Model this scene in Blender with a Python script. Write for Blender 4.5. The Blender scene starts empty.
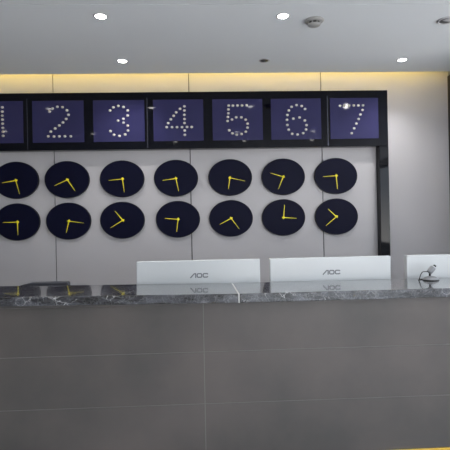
import bpy, bmesh, math, random
from mathutils import Vector, Matrix
random.seed(4)
C = bpy.context.scene.collection
PI = math.pi

# ------------------------------------------------------------------ camera
F_PX, PSI, RHO, HC = 390.0, math.radians(2.0), 0.0195, 1.45
FW = Vector((math.sin(PSI), math.cos(PSI), 0))
R0 = Vector((math.cos(PSI), -math.sin(PSI), 0))
RT = R0*math.cos(RHO) + Vector((0, 0, -math.sin(RHO)))
UP = R0*math.sin(RHO) + Vector((0, 0, math.cos(RHO)))
cam_d = bpy.data.cameras.new('camera')
cam = bpy.data.objects.new('camera', cam_d); C.objects.link(cam)
m = Matrix.Identity(4)
for i in range(3):
    m[i][0], m[i][1], m[i][2] = RT[i], UP[i], -FW[i]
m[2][3] = HC
cam.matrix_world = m
cam_d.sensor_width = 36; cam_d.lens = F_PX/450*36
cam_d.shift_y = -10/450
cam_d.clip_start = 0.05
bpy.context.scene.camera = cam

def wall_pt(px, py, Y):
    """measured image point -> world point on the vertical plane y = Y"""
    d = FW + RT*((px-225)/F_PX) + UP*((215-py)/F_PX)
    t = Y/d.y
    return Vector((d.x*t, Y, HC+d.z*t))

# ------------------------------------------------------------------ materials
def lin(c):
    c /= 255
    return c/12.92 if c <= .04045 else ((c+.055)/1.055)**2.4
def rgb(r, g, b): return (lin(r), lin(g), lin(b), 1)

def mat(name, col, rough=.5, metal=0, spec=.5, noise=0, nscale=8, bump=0, coat=0, emit=None, estr=0, col2=None, ndetail=4):
    M = bpy.data.materials.new(name); M.use_nodes = True
    N, L = M.node_tree.nodes, M.node_tree.links
    b = N['Principled BSDF']
    b.inputs['Base Color'].default_value = col
    b.inputs['Roughness'].default_value = rough
    b.inputs['Metallic'].default_value = metal
    b.inputs['Specular IOR Level'].default_value = spec
    b.inputs['Coat Weight'].default_value = coat
    b.inputs['Coat Roughness'].default_value = .03
    if emit:
        b.inputs['Emission Color'].default_value = emit
        b.inputs['Emission Strength'].default_value = estr
    tc = N.new('ShaderNodeTexCoord')
    nz = N.new('ShaderNodeTexNoise'); nz.inputs['Scale'].default_value = nscale
    nz.inputs['Detail'].default_value = ndetail
    L.new(tc.outputs['Object'], nz.inputs['Vector'])
    if noise or col2:
        mx = N.new('ShaderNodeMix'); mx.data_type = 'RGBA'
        c2 = col2 or tuple(max(0, c*(1-noise)) for c in col[:3])+(1,)
        mx.inputs[6].default_value = col; mx.inputs[7].default_value = c2
        rp = N.new('ShaderNodeValToRGB')
        rp.color_ramp.elements[0].position = .35; rp.color_ramp.elements[1].position = .65
        L.new(nz.outputs['Fac'], rp.inputs['Fac'])
        L.new(rp.outputs['Color'], mx.inputs[0])
        L.new(mx.outputs[2], b.inputs['Base Color'])
    if bump:
        bp = N.new('ShaderNodeBump'); bp.inputs['Strength'].default_value = bump
        bp.inputs['Distance'].default_value = .002
        L.new(nz.outputs['Fac'], bp.inputs['Height'])
        L.new(bp.outputs['Normal'], b.inputs['Normal'])
    return M

def marble():
    M = mat('dark_grey_marble', rgb(70, 71, 77), .22, spec=.5)
    N, L = M.node_tree.nodes, M.node_tree.links
    b = N['Principled BSDF']
    b.inputs['IOR'].default_value = 1.5
    b.inputs['Coat Weight'].default_value = 1; b.inputs['Coat IOR'].default_value = 1.52; b.inputs['Coat Roughness'].default_value = .05
    tc = N.new('ShaderNodeTexCoord')
    n1 = N.new('ShaderNodeTexNoise'); n1.inputs['Scale'].default_value = 5; n1.inputs['Detail'].default_value = 8
    L.new(tc.outputs['Object'], n1.inputs['Vector'])
    ad = N.new('ShaderNodeVectorMath'); ad.operation = 'MULTIPLY_ADD'
    ad.inputs[1].default_value = (.35, .35, .35)
    L.new(n1.outputs['Color'], ad.inputs[0]); L.new(tc.outputs['Object'], ad.inputs[2])
    vo = N.new('ShaderNodeTexVoronoi'); vo.feature = 'DISTANCE_TO_EDGE'; vo.inputs['Scale'].default_value = 11
    L.new(ad.outputs[0], vo.inputs['Vector'])
    r = N.new('ShaderNodeValToRGB')
    r.color_ramp.elements[0].position = 0; r.color_ramp.elements[0].color = (1, 1, 1, 1)
    r.color_ramp.elements[1].position = .022; r.color_ramp.elements[1].color = (0, 0, 0, 1)
    L.new(vo.outputs['Distance'], r.inputs['Fac'])
    n2 = N.new('ShaderNodeTexNoise'); n2.inputs['Scale'].default_value = 14; n2.inputs['Detail'].default_value = 6
    st = N.new('ShaderNodeVectorMath'); st.operation = 'MULTIPLY'; st.inputs[1].default_value = (.55, 1, 2)
    L.new(tc.outputs['Object'], st.inputs[0]); L.new(st.outputs[0], n2.inputs['Vector'])
    r2 = N.new('ShaderNodeValToRGB')
    r2.color_ramp.elements[0].position = .38; r2.color_ramp.elements[0].color = rgb(14, 14, 18)
    r2.color_ramp.elements[1].position = .68; r2.color_ramp.elements[1].color = rgb(82, 83, 90)
    L.new(n2.outputs['Fac'], r2.inputs['Fac'])
    r3 = N.new('ShaderNodeValToRGB')
    r3.color_ramp.elements[0].position = .52; r3.color_ramp.elements[0].color = (0, 0, 0, 1)
    r3.color_ramp.elements[1].position = .66; r3.color_ramp.elements[1].color = (1, 1, 1, 1)
    L.new(n1.outputs['Fac'], r3.inputs['Fac'])
    mu = N.new('ShaderNodeMath'); mu.operation = 'MULTIPLY'
    L.new(r.outputs['Color'], mu.inputs[0]); L.new(r3.outputs['Color'], mu.inputs[1])
    mx = N.new('ShaderNodeMix'); mx.data_type = 'RGBA'
    mx.inputs[7].default_value = rgb(205, 205, 208)
    L.new(mu.outputs[0], mx.inputs[0]); L.new(r2.outputs['Color'], mx.inputs[6])
    # fine pale speckle over the dark ground
    v2 = N.new('ShaderNodeTexVoronoi'); v2.feature = 'DISTANCE_TO_EDGE'; v2.inputs['Scale'].default_value = 34
    L.new(ad.outputs[0], v2.inputs['Vector'])
    r4 = N.new('ShaderNodeValToRGB')
    r4.color_ramp.elements[0].position = 0; r4.color_ramp.elements[0].color = (.22, .22, .22, 1)
    r4.color_ramp.elements[1].position = .05; r4.color_ramp.elements[1].color = (0, 0, 0, 1)
    L.new(v2.outputs['Distance'], r4.inputs['Fac'])
    m2 = N.new('ShaderNodeMix'); m2.data_type = 'RGBA'; m2.inputs[7].default_value = rgb(190, 190, 194)
    L.new(r4.outputs['Color'], m2.inputs[0]); L.new(mx.outputs[2], m2.inputs[6])
    L.new(m2.outputs[2], b.inputs['Base Color'])
    return M

M = dict(
    wall=mat('wall_panel_grey', rgb(181, 179, 183), .55, noise=.04, nscale=1.5),
    seam=mat('seam_backing_dark', rgb(45, 44, 46), .8),
    ceil=mat('ceiling_paint', rgb(222, 226, 231), .8, noise=.02, nscale=1.2),
    floor=mat('floor_tile', rgb(210, 211, 212), .25, noise=.06, nscale=2),
    side=mat('side_wall_paint', rgb(200, 198, 194), .7, noise=.03, nscale=2),
    left=mat('left_wall_paint', rgb(120, 116, 112), .7, noise=.03, nscale=2),
    pier=mat('pier_dark', rgb(46, 43, 41), .6, noise=.2, nscale=4),
    black=mat('black_glass', rgb(5, 6, 16), .04, spec=.22, noise=.1, nscale=2),
    glint=mat('joint_glint', rgb(80, 82, 92), .25, metal=.8),
    indigo=mat('indigo_acrylic', rgb(48, 47, 86), .06, spec=.25, noise=.08, nscale=3),
    dot=mat('white_bulb', rgb(205, 202, 192), .4, noise=.05),
    navy=mat('clock_navy', rgb(12, 14, 37), .5, spec=.1, noise=.08, nscale=6),
    navy_rim=mat('clock_rim', rgb(15, 16, 28), .45, spec=.3, noise=.08),
    yellow=mat('yellow_hand', rgb(248, 230, 40), .45, noise=.04),
    marble=marble(),
    grout=mat('pale_joint', rgb(205, 205, 205), .6, noise=.05),
    tgrout=mat('tile_joint', rgb(128, 126, 125), .7, noise=.1),
    slate=mat('slate_tile', rgb(96, 90, 88), .42, noise=0, nscale=2.2, bump=.08, col2=rgb(78, 75, 74), ndetail=9),
    carcass=mat('carcass_dark', rgb(60, 56, 54), .7, noise=.1),
    led=mat('yellow_led', rgb(250, 210, 40), .5, emit=(1, .66, .02, 1), estr=2.2),
    cove=mat('warm_led', rgb(255, 220, 150), .5, emit=(1, .72, .155, 1), estr=21),
    lens=mat('lamp_lens', rgb(250, 250, 250), .4, emit=(1, .98, .95, 1), estr=30),
    lens_soft=mat('spot_lens', rgb(240, 240, 240), .4, emit=(1, .98, .95, 1), estr=7),
    lens_off=mat('lamp_lens_off', rgb(60, 60, 62), .25, noise=.1),
    trim=mat('lamp_trim', rgb(170, 170, 174), .4, noise=.03),
    shade_disc=mat('lamp_cavity_shade', rgb(70, 70, 72), .5, noise=.1),
    white=mat('white_gloss_plastic', rgb(208, 212, 215), .22, noise=.02, nscale=2),
    logo=mat('logo_grey', rgb(112, 115, 122), .4, noise=.03),
    screen=mat('screen_black', rgb(12, 12, 14), .15, noise=.1),
    steel=mat('brushed_steel', rgb(140, 142, 146), .42, metal=.4, noise=.08, nscale=30),
    rubber=mat('black_rubber', rgb(22, 22, 23), .5, noise=.1),
    slatebox=mat('dark_slate_plastic', rgb(62, 64, 72), .4, noise=.08),
    desk=mat('desk_laminate', rgb(150, 146, 140), .5, noise=.06),
    frame=mat('window_alu', rgb(90, 92, 96), .4, metal=.6, noise=.05),
    detector=mat('detector_plastic', rgb(150, 150, 150), .45, noise=.03),
)

# ------------------------------------------------------------------ mesh helpers
def link(name, bm, material, parent=None, smooth=False):
    me = bpy.data.meshes.new(name); bm.normal_update(); bm.to_mesh(me); bm.free()
    if smooth:
        for p in me.polygons: p.use_smooth = True
    me.materials.append(M[material])
    o = bpy.data.objects.new(name, me); C.objects.link(o)
    if parent: o.parent = parent
    return o
def thing(name, label, cat, loc, group=None):
    o = bpy.data.objects.new(name, None); C.objects.link(o)
    o.empty_display_size = .05
    o.location = loc; o['label'] = label; o['category'] = cat
    if group: o['group'] = group
    return o
def struct(name, bm, material, parent=None):
    o = link(name, bm, material, parent); o['kind'] = 'structure'; return o
def box(bm, x0, x1, y0, y1, z0, z1, bev=0, seg=2):
    r = bmesh.ops.create_cube(bm, size=1)
    vs = r['verts']
    for v in vs:
        v.co = Vector(((x0+x1)/2+v.co.x*(x1-x0), (y0+y1)/2+v.co.y*(y1-y0), (z0+z1)/2+v.co.z*(z1-z0)))
    if bev:
        es = list({e for v in vs for e in v.link_edges})
        bmesh.ops.bevel(bm, geom=es, offset=bev, segments=seg, affect='EDGES', profile=.5)
    return bm
def lathe(bm, prof, mtx, n=48, sx=1.0, sy=1.0):
    """revolve (radius, height) pairs about local z, then transform"""
    rings = []
    for r, h in prof:
        if r < 1e-6:
            rings.append([bm.verts.new(mtx @ Vector((0, 0, h)))])
        else:
            rings.append([bm.verts.new(mtx @ Vector((r*sx*math.cos(2*PI*k/n), r*sy*math.sin(2*PI*k/n), h))) for k in range(n)])
    for a, b in zip(rings, rings[1:]):
        for k in range(n):
            k2 = (k+1) % n
            if len(a) == 1: f = [a[0], b[k], b[k2]]
            elif len(b) == 1: f = [a[k], b[0], a[k2]]
            else: f = [a[k], b[k], b[k2], a[k2]]
            try: bm.faces.new(f)
            except ValueError: pass
    bmesh.ops.recalc_face_normals(bm, faces=bm.faces[:])
    return bm
def prism(bm, pts, y0, y1):
    """polygon in x-z, extruded along y"""
    a = [bm.verts.new((x, y0, z)) for x, z in pts]
    b = [bm.verts.new((x, y1, z)) for x, z in pts]
    bm.faces.new(a); bm.faces.new(b[::-1])
    for i in range(len(pts)):
        j = (i+1) % len(pts)
        bm.faces.new([a[i], b[i], b[j], a[j]])
    bmesh.ops.recalc_face_normals(bm, faces=bm.faces[:])
    return bm
def tube(bm, pts, r, n=10):
    prev = None
    for i, p in enumerate(pts):
        d = (pts[min(i+1, len(pts)-1)]-pts[max(i-1, 0)]).normalized()
        q = d.to_track_quat('Z', 'Y').to_matrix()
        ring = [bm.verts.new(p+q @ Vector((r*math.cos(2*PI*k/n), r*math.sin(2*PI*k/n), 0))) for k in range(n)]
        if prev:
            best = min(range(n), key=lambda s: sum((prev[k].co-ring[(k+s) % n].co).length for k in range(n)))
            ring = ring[best:]+ring[:best]
            for k in range(n): bm.faces.new([prev[k], prev[(k+1) % n], ring[(k+1) % n], ring[k]])
        else: bm.faces.new(ring[::-1])
        prev = ring
    bm.faces.new(prev)
    bmesh.ops.recalc_face_normals(bm, faces=bm.faces[:])
    return bm
NB = bmesh.new
FACE = Matrix(((1, 0, 0, 0), (0, 0, -1, 0), (0, 1, 0, 0), (0, 0, 0, 1)))     # local z -> world -y (out of the back wall)
DOWN = Matrix(((1, 0, 0, 0), (0, -1, 0, 0), (0, 0, -1, 0), (0, 0, 0, 1)))    # local z -> world -z (out of the ceiling)

# ------------------------------------------------------------------ room shell
YW, ZC, ZH = 4.30, 2.962, 3.02
XL, XR, YB = -5.0, 5.0, -4.5
struct('floor', box(NB(), XL, XR, YB, YW+.15, -.1, 0), 'floor')
# back wall: flush panels on a dark backing, thin open joints between them
bm = NB()
seams = [XL, -4.62, -3.158, -1.695, -.221, 1.245, 2.70, 4.1, XR]
for a, b in zip(seams, seams[1:]):
    box(bm, a+.005, b-.005, YW, YW+.03, 0, 3.35)
wall = struct('wall_back', bm, 'wall')
struct('wall_backing', box(NB(), XL, XR, YW+.012, YW+.15, 0, 3.35), 'seam', wall)
struct('wall_left', box(NB(), XL-.15, XL, YB, YW+.15, 0, 3.35), 'left')
# right wall: two openings filled by windows
bm = NB()
box(bm, XR, XR+.15, YB, YW+.15, 0, .5); box(bm, XR, XR+.15, YB, YW+.15, 2.8, 3.35)
box(bm, XR, XR+.15, YB, -3.6, .5, 2.8); box(bm, XR, XR+.15, -.6, .2, .5, 2.8); box(bm, XR, XR+.15, 2.9, YW+.15, .5, 2.8)
struct('wall_right', bm, 'side')
def window(name, bm): struct(name, bm, 'frame')
for n, (a, b) in enumerate([(-3.6, -.6), (.2, 2.9)]):
    bm = NB()
    for y in (a, (a+b)/2-.03, b-.06): box(bm, XR+.04, XR+.1, y, y+.06, .5, 2.8)
    for z in (.5, 2.74): box(bm, XR+.042, XR+.098, a+.06, b-.06, z, z+.06)
    window('window_%d' % (n+1), bm)
bm = NB()
box(bm, XL, XR, YB-.15, YB, 0, .1); box(bm, XL, XR, YB-.15, YB, 2.75, 3.35)
box(bm, XL, .25, YB-.15, YB, .1, 2.75); box(bm, 4.6, XR, YB-.15, YB, .1, 2.75)
struct('wall_front', bm, 'side')
for n, (a, b) in enumerate([(.25, 4.6)]):
    bm = NB()
    for k in range(4):
        x = a+(b-a-.06)*k/3; box(bm, x, x+.06, YB-.1, YB-.04, .1, 2.75)
    for z in (.1, 2.69): box(bm, a+.06, b-.06, YB-.098, YB-.042, z, z+.06)
    window('window_%d' % (n+3), bm)
# dropped ceiling above the counter, its far edge stopping short of the wall
struct('ceiling', box(NB(), XL, XR, 2.80, 4.15, ZC, ZC+.05), 'ceil')
struct('ceiling_lobby', box(NB(), XL, XR, YB, 2.792, ZC, ZC+.05), 'ceil')
struct('ceiling_slab', box(NB(), XL, XR, 2.80, YW+.15, 3.35, 3.45), 'ceil')
struct('trim_1', box(NB(), XL, XR, 2.80, 2.84, ZC+.05, 3.35), 'ceil')
# warm LED strip lying on the back edge of the dropped ceiling (cove)
struct('trim_2', box(NB(), XL+.05, 2.52, 4.06, 4.11, ZC+.19, ZC+.215), 'cove')
struct('trim_3', box(NB(), XL+.05, 2.52, 4.065, 4.10, ZC+.05, ZC+.19), 'ceil')
# dark pier at the right end of the back wall
struct('wall_pier', box(NB(), 2.685, 3.2, 3.45, YW, 0, ZC), 'pier')

# ------------------------------------------------------------------ black number frame
YF = 4.21
BZ0, BZ1 = 2.172, 2.785
fr = thing('display_frame', 'glossy black gate-shaped frame on the back wall holding the number panels', 'frame', (-.15, YW, 0))
def P(o):                                     # keep world coordinates under a parent
    o.matrix_parent_inverse = o.parent.matrix_world.inverted(); return o
bpy.context.view_layer.update()
def part(name, bm, material, parent, smooth=False):
    o = link(name, bm, material, parent, smooth)
    p = parent; off = Vector()
    while p: off += p.location; p = p.parent
    o.data.transform(Matrix.Translation(-off))
    return o
LX0, LX1 = 1.852, 1.955
LL0, LL1 = -2.63, -2.53
part('beam', box(NB(), LL0, LX1, YF, YW, BZ0, BZ1, .004, 1), 'black', fr)
part('leg', box(NB(), LX0, LX1, YF, YW, 0, BZ0, .003, 1), 'black', fr)
part('leg', box(NB(), LL0, LL1, YF, YW, 0, BZ0, .003, 1), 'black', fr)
for px in (27.2, 147.3, 327.8):
    x = wall_pt(px, 120, YF).x
    part('joint_glint', box(NB(), x-.004, x+.004, YF-.0003, YF+.002, BZ0+.01, BZ1-.06), 'glint', fr)  # paler strip stands in for light catching the joint edge

# dot centres read off the photograph (six-times zooms; origin of each zoom, then the points)
DOTS = {
 1: ((0, 85), [(14,134),(14,160),(14,184),(15,208),(16,232),(17,257),(18,281),(19,305)]),
 2: ((0, 85), [(297,160),(316,141),(344,131),(375,133),(402,152),(411,179),(397,204),(378,225),(356,243),(331,261),(305,280),(290,308),(324,309),(356,308),(390,308),(425,308)]),
 3: ((75, 85), [(210,153),(230,134),(260,126),(291,132),(316,153),(316,183),(290,203),(258,214),(291,226),(316,244),(318,273),(301,297),(267,306),(234,299),(213,277)]),
 4: ((145, 85), [(236,128),(236,153),(236,179),(237,204),(237,228),(238,273),(239,299),(210,143),(187,164),(172,185),(155,206),(139,229),(130,253),(162,253),(192,253),(222,253),(252,252),(280,252)]),
 5: ((205, 85), [(142,124),(167,124),(195,123),(222,123),(250,122),(140,147),(140,170),(137,192),(135,216),(162,207),(187,194),(218,194),(244,208),(255,232),(255,256),(245,280),(219,294),(190,298),(164,290),(146,272)]),
 6: ((265, 85), [(240,144),(220,126),(189,121),(159,131),(143,153),(134,180),(132,209),(134,240),(142,268),(163,293),(195,297),(229,289),(246,267),(249,241),(239,213),(207,195),(170,202)]),
 7: ((325, 85), [(90,125),(116,123),(144,123),(172,123),(200,123),(228,122),(225,150),(212,177),(201,204),(188,232),(175,260),(160,289)]),
}
PX = {1: (-28, 23.3), 2: (32.5, 84), 3: (93.3, 144.6), 4: (153.3, 203.4), 5: (212.5, 262.6), 6: (271, 321), 7: (330, 378.3)}
PLAB = {1: 'indigo square panel with a dotted white digit 1, cut by the left photo edge',
        2: 'indigo square panel with the dotted white digit 2, left of the digit 3 panel',
        3: 'indigo square panel with the dotted white digit 3 in the black frame',
        4: 'indigo square panel with the dotted white digit 4, middle of the black frame',
        5: 'indigo square panel with the dotted white digit 5, right of the digit 4 panel',
        6: 'indigo square panel with the dotted white digit 6 in the black frame',
        7: 'indigo square panel with the dotted white digit 7 at the frame\'s right corner'}
PZ0, PZ1 = 2.255, 2.700
dot_me = None
for d in range(1, 8):
    x0, x1 = wall_pt(PX[d][0], 120, YF).x, wall_pt(PX[d][1], 120, YF).x
    t = thing('number_panel', PLAB[d], 'number panel', ((x0+x1)/2, YF, PZ0), 'number panels in the black frame')
    pn = part('panel', box(NB(), x0, x1, YF-.006, YF, PZ0, PZ1, .002, 1), 'indigo', t)
    (ox, oy), pts = DOTS[d]
    for q in pts:
        w = wall_pt(ox+q[0]/6, oy+q[1]/6, YF-.006)
        if dot_me is None:
            o = link('bulb', lathe(NB(), [(1, 0), (.97, .35), (.75, .75), (.4, .95), (0, 1)], FACE @ Matrix.Diagonal((.0150, .0130, .007, 1)), 20), 'dot', pn, True)
            dot_me = o.data
        else:
            o = bpy.data.objects.new('bulb', dot_me); C.objects.link(o); o.parent = pn
        o.location = (w.x-t.location.x, -.006, w.z-t.location.z)

# ------------------------------------------------------------------ wall clocks
# hub, then the two hand tips, as measured in the photograph
CL = [
 ((15.9,180.4),(2.2,182.8),(19.7,194)), ((67.4,179.8),(54.8,185.7),(75,190.7)), ((122.6,179),(109,180.4),(124.3,192)),
 ((176,178.5),(162.8,180.4),(178.7,191)), ((230,177.8),(245,181),(228.5,189)), ((283.4,176.8),(270.5,173),(278.5,189)),
 ((336.4,175.7),(323.2,176.6),(337.6,188.8)),
 ((17.5,222.1),(3,222.5),(18,235)), ((69,221.1),(83.7,223),(66.3,232.7)), ((122.9,220.3),(115,211),(110.5,227.9)),
 ((178.2,219.3),(165,218.3),(176.7,231.7)), ((231.3,218.3),(220,224.3),(239.4,229)), ((283.7,217.5),(296.7,218.3),(284.7,204.8)),
 ((336.6,216.6),(328.3,209),(326,225.7))]
CX = [16.8, 67.3, 122.4, 176.1, 230.2, 283.1, 335.6, 18, 68.8, 122.7, 178, 231, 283.4, 336.3]
RX, RZ, TH = .2415, .2015, .030
nums = ['one', 'two', 'three', 'four', 'five', 'six', 'seven']
dirs = ['yellow hands pointing left and down', 'yellow hands pointing lower left and lower right', 'yellow hands pointing left and down',
        'yellow hands pointing left and down', 'yellow hands pointing right and down', 'yellow hands pointing upper left and down', 'yellow hands pointing left and straight down',
        'yellow hands pointing left and straight down', 'yellow hands pointing right and down', 'yellow hands pointing upper left and lower left',
        'yellow hands pointing left and down', 'yellow hands pointing lower left and lower right', 'yellow hands pointing straight up and right', 'yellow hands pointing upper left and lower left']
case_me = dial_me = hub_me = None
def hand(L, w0, w1, tail, y0, y1, ang):
    """tapered hand along +x rotated by ang in the x-z plane"""
    ca, sa = math.cos(ang), math.sin(ang)
    pts = [(-tail, -w0/2), (0, -w0*.62), (L*.3, -w0/2), (L, -w1/2), (L+w1*.4, 0), (L, w1/2), (L*.3, w0/2), (0, w0*.62), (-tail, w0/2)]
    return prism(NB(), [(x*ca-z*sa, x*sa+z*ca) for x, z in pts], y0, y1)
SH = [-.9, -.4, -.4, -.1, .1, .3, .4]
for i, (hub, t1, t2) in enumerate(CL):
    row, k = divmod(i, 7)
    cz = 1.863 if row == 0 else 1.4135
    cz += .005*(3-k)/3
    cx = wall_pt(CX[i]+SH[k], hub[1], YW-TH).x
    lab = 'navy wall clock in %s row under digit %d, %s' % ('upper' if row == 0 else 'lower', k+1, dirs[i].replace('yellow ', '').replace('pointing', 'toward'))
    t = thing('wall_clock', lab, 'clock', (cx, YW, cz), 'navy wall clocks in two rows under the number panels')
    if case_me is None:
        case_me = link('case', lathe(NB(), [(0, 0), (.955, 0), (.985, .004), (1, .010), (1, .024), (.992, .029), (.978, .030), (.97, .0285), (.962, .027), (0, .027)], FACE, 72, RX, RZ), 'navy_rim', None, False)
        dial_me = link('dial', lathe(NB(), [(.962, .027), (.962, .0282), (0, .0282)], FACE, 72, RX, RZ), 'navy', None, False)
        hub_me = link('hub', lathe(NB(), [(.0135, .0282), (.0135, .0375), (.010, .0395), (0, .040)], FACE, 24, 1.1, .95), 'yellow', None, True)
        for o in (case_me, dial_me): o.parent = t
        hub_o = hub_me; hub_o.parent = t
    else:
        for src in (case_me, dial_me):
            o = src.copy(); C.objects.link(o); o.parent = t
        hub_o = hub_me.copy(); C.objects.link(hub_o); hub_o.parent = t
    h = wall_pt(hub[0]-.1, hub[1], YW-.034); hub_o.location = (h.x-cx, 0, h.z-cz)
    a, b = wall_pt(t1[0]-.1, t1[1], YW-.034)-h, wall_pt(t2[0]-.1, t2[1], YW-.034)-h
    if a.length < b.length: a, b = b, a
    for nm, v, w0, w1, y0, y1 in (('minute_hand', a, .0068, .003, -.0365, -.0345), ('hour_hand', b, .0088, .004, -.0335, -.0315)):
        o = link(nm, hand(v.length, w0, w1, .018, y0, y1, math.atan2(v.z, v.x)), 'yellow', t)
        o.location = hub_o.location

# ------------------------------------------------------------------ reception counter
ZT, YT0, YT1 = 1.009, 2.19, 2.545
ZB = ZT-.0575
CXL, CXR = -2.3, 2.4
ct = thing('reception_counter', 'long dark grey slate-tiled reception counter under the marble slabs', 'counter', (0, 2.4, 0))
part('carcass', box(NB(), CXL, CXR, 2.236, 2.50, .077, ZB), 'carcass', ct)
part('plinth', box(NB(), CXL+.05, CXR-.05, 2.34, 2.48, 0, .077), 'carcass', ct)
part('led_strip', box(NB(), CXL+.06, CXR-.06, 2.328, 2.34, .012, .03), 'led', ct)['label'] = 'glowing yellow light strip at the counter foot'
bm = NB()
xs = [CXL, -1.41, -.0565, 1.80, CXR]
zs = [.077, .379, .674, ZB]
for a, b in zip(xs, xs[1:]):
    for c, d in zip(zs, zs[1:]):
        box(bm, a+.0018, b-.0018, 2.22, 2.233, c+.0018, d-.0018)
part('front_cladding', bm, 'slate', ct)
part('tile_joints', box(NB(), CXL, CXR, 2.2216, 2.236, .077, ZB), 'tgrout', ct)
# inner desk for the clerks
dk = thing('clerk_desk', 'low pale desk behind the counter that carries the white monitors', 'desk', (0, 2.8, 0))
part('desk_top', box(NB(), CXL, CXR, 2.505, 3.10, .69, .72, .003, 1), 'desk', dk)
part('end_panel', box(NB(), CXL, CXL+.03, 2.51, 3.08, 0, .69), 'desk', dk)
part('end_panel', box(NB(), CXR-.03, CXR, 2.51, 3.08, 0, .69), 'desk', dk)
JX0, JX1 = .1465, .128                       # the joint runs a little aslant
ZR, LEAN = ZT-.004, .0122                    # right slab lies level, the left one rises slightly towards its end
def top_z(x): return ZR+max(0, JX1-x)*LEAN
def slab(a0, a1, b0, b1):
    bm = prism(NB(), [(0, 0), (1, 0), (1, 1), (0, 1)], 0, 1)
    for v in bm.verts:
        f = v.co.y
        x = (a0*(1-f)+a1*f) if v.co.x < .5 else (b0*(1-f)+b1*f)
        v.co = Vector((x, YT0+(YT1-YT0)*f, top_z(x)-.052+.052*v.co.z))
    bmesh.ops.bevel(bm, geom=bm.edges[:], offset=.005, segments=3, affect='EDGES', profile=.5)
    return bm
def support(x0, x1):
    return prism(NB(), [(x0, ZB), (x1, ZB), (x1, top_z(x1)-.0521), (x0, top_z(x0)-.0521)], 2.2202, 2.49)
wl = thing('marble_slab', 'polished dark marble worktop slab left of the white joint, reflecting the clocks', 'worktop', (-1.1, 2.37, ZB), 'marble worktop slabs on the counter')
part('slab', slab(CXL-.02, CXL-.02, JX0-.0035, JX1-.0035), 'marble', wl)
part('support_board', support(CXL, .136), 'slate', wl)
wr_ = thing('marble_slab', 'polished dark marble worktop slab right of the white joint, under the microphone', 'worktop', (1.3, 2.37, ZB), 'marble worktop slabs on the counter')
part('slab', slab(JX0+.0035, JX1+.0035, CXR+.02, CXR+.02), 'marble', wr_)
part('support_board', support(.138, CXR), 'slate', wr_)
bm = prism(NB(), [(0, 0), (1, 0), (1, 1), (0, 1)], 0, 1)
for v in bm.verts:
    f = v.co.y
    v.co = Vector((JX0*(1-f)+JX1*f+(v.co.x-.5)*.0068, YT0+.0005+(YT1-YT0-.001)*f, ZR-.0515+.0511*v.co.z))
part('joint_filler', bm, 'grout', wr_)['label'] = 'white joint line between the two marble slabs'

# ------------------------------------------------------------------ monitors
def arc(cx, cz, r, a0, a1, n=6): return [(cx+r*math.cos(math.radians(a0+(a1-a0)*k/n)), cz+r*math.sin(math.radians(a0+(a1-a0)*k/n))) for k in range(n+1)]
def stroke(bm, pts, w, y0, y1, closed=False):
    """ribbon of constant width along a polyline in x-z"""
    P_ = [Vector((x, 0, z)) for x, z in pts]; n = len(P_); inn, out = [], []
    for i, p in enumerate(P_):
        pa = P_[i-1] if (i or closed) else p
        pb = P_[(i+1) % n] if (i < n-1 or closed) else p
        d1 = (p-pa).normalized() if (p-pa).length > 1e-9 else (pb-p).normalized()
        d2 = (pb-p).normalized() if (pb-p).length > 1e-9 else d1
        d = (d1+d2).normalized(); nn = Vector((-d.z, 0, d.x))
        k = w/2/max(.5, nn.dot(Vector((-d1.z, 0, d1.x))))
        inn.append(p+nn*k); out.append(p-nn*k)
    V = [[bm.verts.new((q.x, y, q.z)) for q in s] for y in (y0, y1) for s in (inn, out)]
    rng = range(n if closed else n-1)
    for i in rng:
        j = (i+1) % n
        bm.faces.new([V[0][i], V[0][j], V[1][j], V[1][i]]); bm.faces.new([V[2][i], V[3][i], V[3][j], V[2][j]])
        bm.faces.new([V[0][i], V[2][i], V[2][j], V[0][j]]); bm.faces.new([V[1][i], V[1][j], V[3][j], V[3][i]])
    if not closed:
        for i in (0, n-1): bm.faces.new([V[0][i], V[1][i], V[3][i], V[2][i]])
def logo_bm(W, Hh, y0, y1):
    """slanted A without bar, rounded O, rounded C"""
    bm = NB(); w = .0078; lw = W*.36
    stroke(bm, [(-W/2, -Hh/2), (-W/2+lw*.62, Hh/2-w/2), (-W/2+lw*.86, Hh/2-w/2), (-W/2+lw*.86, -Hh/2)], w, y0, y1)
    ox0, ox1, oz = -W/2+lw*1.10, -W/2+lw*1.10+W*.255, Hh/2-w/2
    r = .007
    stroke(bm, arc(ox1-r, oz-r, r, 90, 0)+arc(ox1-r, -oz+r, r, 0, -90)+arc(ox0+r, -oz+r, r, -90, -180)+arc(ox0+r, oz-r, r, 180, 90), w, y0, y1, True)
    cx0, cx1 = ox1+W*.085, W/2
    stroke(bm, [(cx1, oz-.006), (cx1-.002, oz-.002), (cx1-.007, oz)]+arc(cx0+r, oz-r, r, 90, 180)+arc(cx0+r, -oz+r, r, 180, 270)+[(cx1-.007, -oz), (cx1-.002, -oz+.002), (cx1, -oz+.006)], w, y0, y1)
    return bm
YM = 2.565
MW, MZ0, MZ1 = .812, .80, 1.1555
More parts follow.
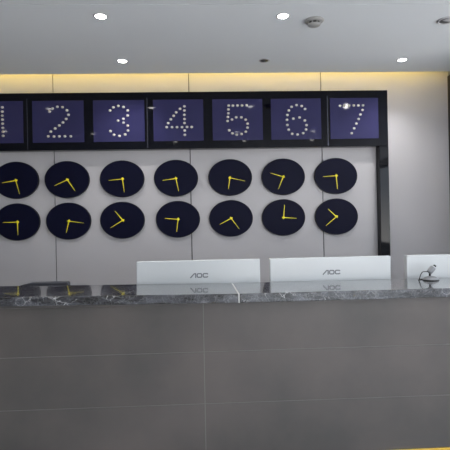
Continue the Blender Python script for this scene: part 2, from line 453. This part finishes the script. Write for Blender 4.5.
def monitor(cx, label):
    t = thing('monitor', label, 'monitor', (cx, YM+.08, .72), 'white monitors along the counter')
    bs = part('back_shell', box(NB(), cx-MW/2, cx+MW/2, YM, YM+.034, MZ0, MZ1, .006, 3), 'white', t)
    part('bezel', box(NB(), cx-MW/2+.002, cx+MW/2-.002, YM+.034, YM+.046, MZ0+.002, MZ1-.002, .002, 1), 'white', t)
    part('screen', box(NB(), cx-MW/2+.014, cx+MW/2-.014, YM+.046, YM+.0475, MZ0+.03, MZ1-.014), 'screen', t)
    part('logo', _shift(logo_bm(.115, .031, YM-.0012, YM+.001), cx+.003, 1.0565), 'logo', bs)['label'] = 'grey three-letter logo'
    part('stand_neck', box(NB(), cx-.04, cx+.04, YM+.05, YM+.075, .732, .95, .006, 2), 'white', t)
    part('stand_base', lathe(NB(), [(0, 0), (.15, 0), (.15, .006), (.143, .012), (0, .013)], Matrix.Translation((cx, YM+.13, .72)), 40, 1, .8), 'white', t)
def _shift(bm, dx, dz):
    bmesh.ops.translate(bm, verts=bm.verts[:], vec=(dx, 0, dz)); return bm
monitor(-.0915, 'white monitor seen from behind, left one of three on the counter')
monitor(.786, 'white monitor seen from behind, middle one of three on the counter')
monitor(1.706, 'white monitor behind the small microphone, cut by the right photo edge')

# ------------------------------------------------------------------ dark box behind the counter at the left
bm = prism(NB(), [(-1.262, .72), (-.945, .72), (-.945, 1.022), (-.952, 1.0315), (-1.185, 1.0325), (-1.262, 1.014)], 2.58, 2.63)
bmesh.ops.bevel(bm, geom=[e for e in bm.edges], offset=.003, segments=1, affect='EDGES')
t = thing('desk_box', 'dark slate flat-topped box with sloped left end just above the counter\'s back edge', 'box', (-1.1, 2.605, .72))
part('body', bm, 'slatebox', t)
part('lid_seam', box(NB(), -1.2635, -.9435, 2.5785, 2.6315, .985, .989), 'rubber', t)

# ------------------------------------------------------------------ small desk microphone
mx_, my_ = 1.404, 2.465
ZT_ = ZT; ZT = ZR
mc = thing('desk_microphone', 'small silver microphone tilted on a round base with black cable, on the right marble slab', 'microphone', (mx_, my_, ZT))
bp_ = part('base', lathe(NB(), [(0, 0), (.044, 0), (.045, .004), (.043, .010), (.032, .021), (.014, .027), (0, .028)], Matrix.Translation((mx_, my_, ZT)), 40, 1.12, .8), 'steel', mc, True)
part('base_ring', lathe(NB(), [(.0452, .0005), (.0472, .0005), (.0472, .0045), (.0452, .0055)], Matrix.Translation((mx_, my_, ZT)), 40, 1.12, .8), 'rubber', bp_)
part('stem', tube(NB(), [Vector((mx_-.006, my_, ZT+.018)), Vector((mx_-.006, my_, ZT+.034)), Vector((mx_-.004, my_, ZT+.050))], .0062), 'rubber', mc)
ang = math.radians(47)
ax = Vector((math.cos(ang), 0, math.sin(ang)))
q = ax.to_track_quat('Z', 'Y').to_matrix().to_4x4()
p0 = Vector((mx_-.013, my_, ZT+.047))
part('head', lathe(NB(), [(0, 0), (.009, 0), (.0160, .004), (.0178, .010), (.0178, .044), (.0150, .048), (0, .048)], Matrix.Translation(p0) @ q, 28), 'steel', mc, False)
part('collar', lathe(NB(), [(.0135, .0478), (.0142, .049), (.0132, .053), (0, .053)], Matrix.Translation(p0) @ q, 28), 'white', mc)
part('tip', lathe(NB(), [(.0095, .053), (.0105, .057), (.0085, .064), (.004, .0665), (0, .067)], Matrix.Translation(p0) @ q, 24), 'rubber', mc, True)
ctrl = [Vector((mx_-.012, my_, ZT+.056)), Vector((mx_-.024, my_-.002, ZT+.055)), Vector((mx_-.042, my_-.004, ZT+.056)), Vector((mx_-.056, my_-.004, ZT+.053)),
        Vector((mx_-.068, my_-.004, ZT+.036)), Vector((mx_-.076, my_-.004, ZT+.012)), Vector((mx_-.077, my_, ZT+.0024)), Vector((mx_-.072, my_+.012, ZT+.0022)), Vector((mx_-.050, my_+.022, ZT+.0022)), Vector((mx_-.020, my_+.024, ZT+.0022))]
sm = []
for i in range(len(ctrl)-1):
    a = ctrl[max(i-1, 0)]; b = ctrl[i]; c = ctrl[i+1]; d = ctrl[min(i+2, len(ctrl)-1)]
    for k in range(5):
        u = k/5
        sm.append(.5*((2*b)+(c-a)*u+(2*a-5*b+4*c-d)*u*u+(3*b-a-3*c+d)*u**3))
sm.append(ctrl[-1])
for v in sm: v.z = max(v.z, ZT+.0027)
part('cable', tube(NB(), sm, .0027, 8), 'rubber', mc, True)

ZT = ZT_

# ------------------------------------------------------------------ ceiling fittings
def downlight(x, y, z, label, lit=True, tilt=False, power=26, group='recessed downlights'):
    t = thing('downlight', label, 'ceiling light', (x, y, z), group)
    T = Matrix.Translation((x, y, z)) @ DOWN
    sx = 1.12
    if tilt: T = T @ Matrix.Diagonal((1.3, 1.3, 2.2, 1))
    part('trim_ring', lathe(NB(), [(.036, .0), (.047, 0), (.047, .002), (.044, .004), (.038, .004), (.036, .002), (.036, 0)], T, 40, sx), 'trim', t)
    if tilt:
        part('cavity_shade', lathe(NB(), [(.036, .001), (.036, .0025), (0, .0015)], T, 32, sx), 'shade_disc', t)  # flat dark disc colours in the shade of the lamp's cavity
        q2 = Matrix.Translation((x+.010, y, z+.004)) @ Matrix.Rotation(math.radians(36), 4, 'X') @ DOWN
        part('housing', lathe(NB(), [(0, -.05), (.036, -.05), (.038, .006), (.036, .0085), (.031, .008)], q2, 36, sx), 'trim', t)
        part('lens', lathe(NB(), [(.031, .0078), (0, .0082)], q2, 32, sx), 'lens_soft', t)
    else:
        part('lens', lathe(NB(), [(.0362, .001), (.034, .0030), (0, .0032)], T, 32, sx), 'lens' if lit else 'lens_off', t)
    if lit:
        ld = bpy.data.lights.new('downlight_beam', 'SPOT'); ld.energy = power; ld.color = (1, .965, .92)
        ld.spot_size = math.radians(120); ld.spot_blend = .9; ld.shadow_soft_size = .035
        lo = bpy.data.objects.new('downlight_beam', ld); C.objects.link(lo); lo.parent = t
        lo.location = (0, .04 if tilt else 0, -.035)
        if tilt: lo.rotation_euler = (math.radians(36), 0, 0)
downlight(-.803, 2.962, ZC, 'lit recessed downlight at the left of the ceiling, farther from the glowing cove', power=44)
downlight(-.833, 3.81, ZC, 'lit recessed downlight at the left, close to the glowing cove', power=34)
downlight(.577, 2.962, ZC, 'lit recessed downlight left of the smoke detector', power=40)
downlight(.548, 3.82, ZC, 'unlit dark recessed downlight close to the glowing cove', lit=False)
downlight(1.930, 3.82, ZC, 'lit recessed downlight close to the cove at the right', power=44)
downlight(1.893, 3.03, ZC, 'tilted recessed spotlight right of the smoke detector, cut by the photo edge', tilt=True, power=5)
for x, y in [(-2.2, 2.95), (3.3, 2.95), (.5, 1.3), (-.7, .45), (-3.5, 1.6), (1.9, 1.3), (-2.1, 1.3), (.7, .45), (2.1, .45), (-2.1, -1.2), (0, -1.2), (2.1, -1.2)]:
    downlight(x, y, ZC, 'lit recessed lobby downlight outside the photo', power=26, group='lobby downlights')
sx_, sy_ = .835, 3.03
sd = thing('smoke_detector', 'round grey-white smoke detector with a dark slotted band on the ceiling', 'smoke detector', (sx_, sy_, ZC))
T = Matrix.Translation((sx_, sy_, ZC)) @ DOWN
part('base_plate', lathe(NB(), [(0, 0), (.066, 0), (.067, .006), (.060, .014), (.046, .018), (0, .018)], T, 40, 1.12), 'detector', sd)
part('dark_band', lathe(NB(), [(.040, .018), (.040, .032)], T, 40, 1.12), 'rubber', sd)['label'] = 'black slotted band'
bm = NB()
for k in range(8):
    a = 2*PI*(k+.3)/8
    box(bm, sx_+.0475*math.cos(a)-.004, sx_+.0475*math.cos(a)+.004, sy_+.042*math.sin(a)-.004, sy_+.042*math.sin(a)+.004, ZC-.034, ZC-.016)
part('rib_ring', bm, 'detector', sd)
part('cap', lathe(NB(), [(.043, .031), (.045, .034), (.040, .042), (.024, .049), (0, .051)], T, 40, 1.12), 'detector', sd, True)

# ------------------------------------------------------------------ daylight and output
W = bpy.data.worlds.new('sky'); bpy.context.scene.world = W; W.use_nodes = True
bg = W.node_tree.nodes['Background']
WN, WL = W.node_tree.nodes, W.node_tree.links
wtc = WN.new('ShaderNodeTexCoord'); sep = WN.new('ShaderNodeSeparateXYZ')
WL.new(wtc.outputs['Generated'], sep.inputs[0])
wr = WN.new('ShaderNodeValToRGB')                     # lower half brightened to throw added light up at the ceiling, soft sky above
mp = WN.new('ShaderNodeMapRange'); mp.inputs[1].default_value = -1; mp.inputs[2].default_value = 1
WL.new(sep.outputs['Z'], mp.inputs[0]); WL.new(mp.outputs[0], wr.inputs['Fac'])
wr.color_ramp.elements[0].position = .47; wr.color_ramp.elements[0].color = (1, .99, .97, 1)
wr.color_ramp.elements[1].position = .53; wr.color_ramp.elements[1].color = (.45, .50, .56, 1)
WL.new(wr.outputs['Color'], bg.inputs['Color']); bg.inputs['Strength'].default_value = 6.5
vs = bpy.context.scene.view_settings
vs.view_transform = 'Standard'; vs.look = 'None'; vs.exposure = 0.0; vs.gamma = 1.0; vs.use_curve_mapping = False
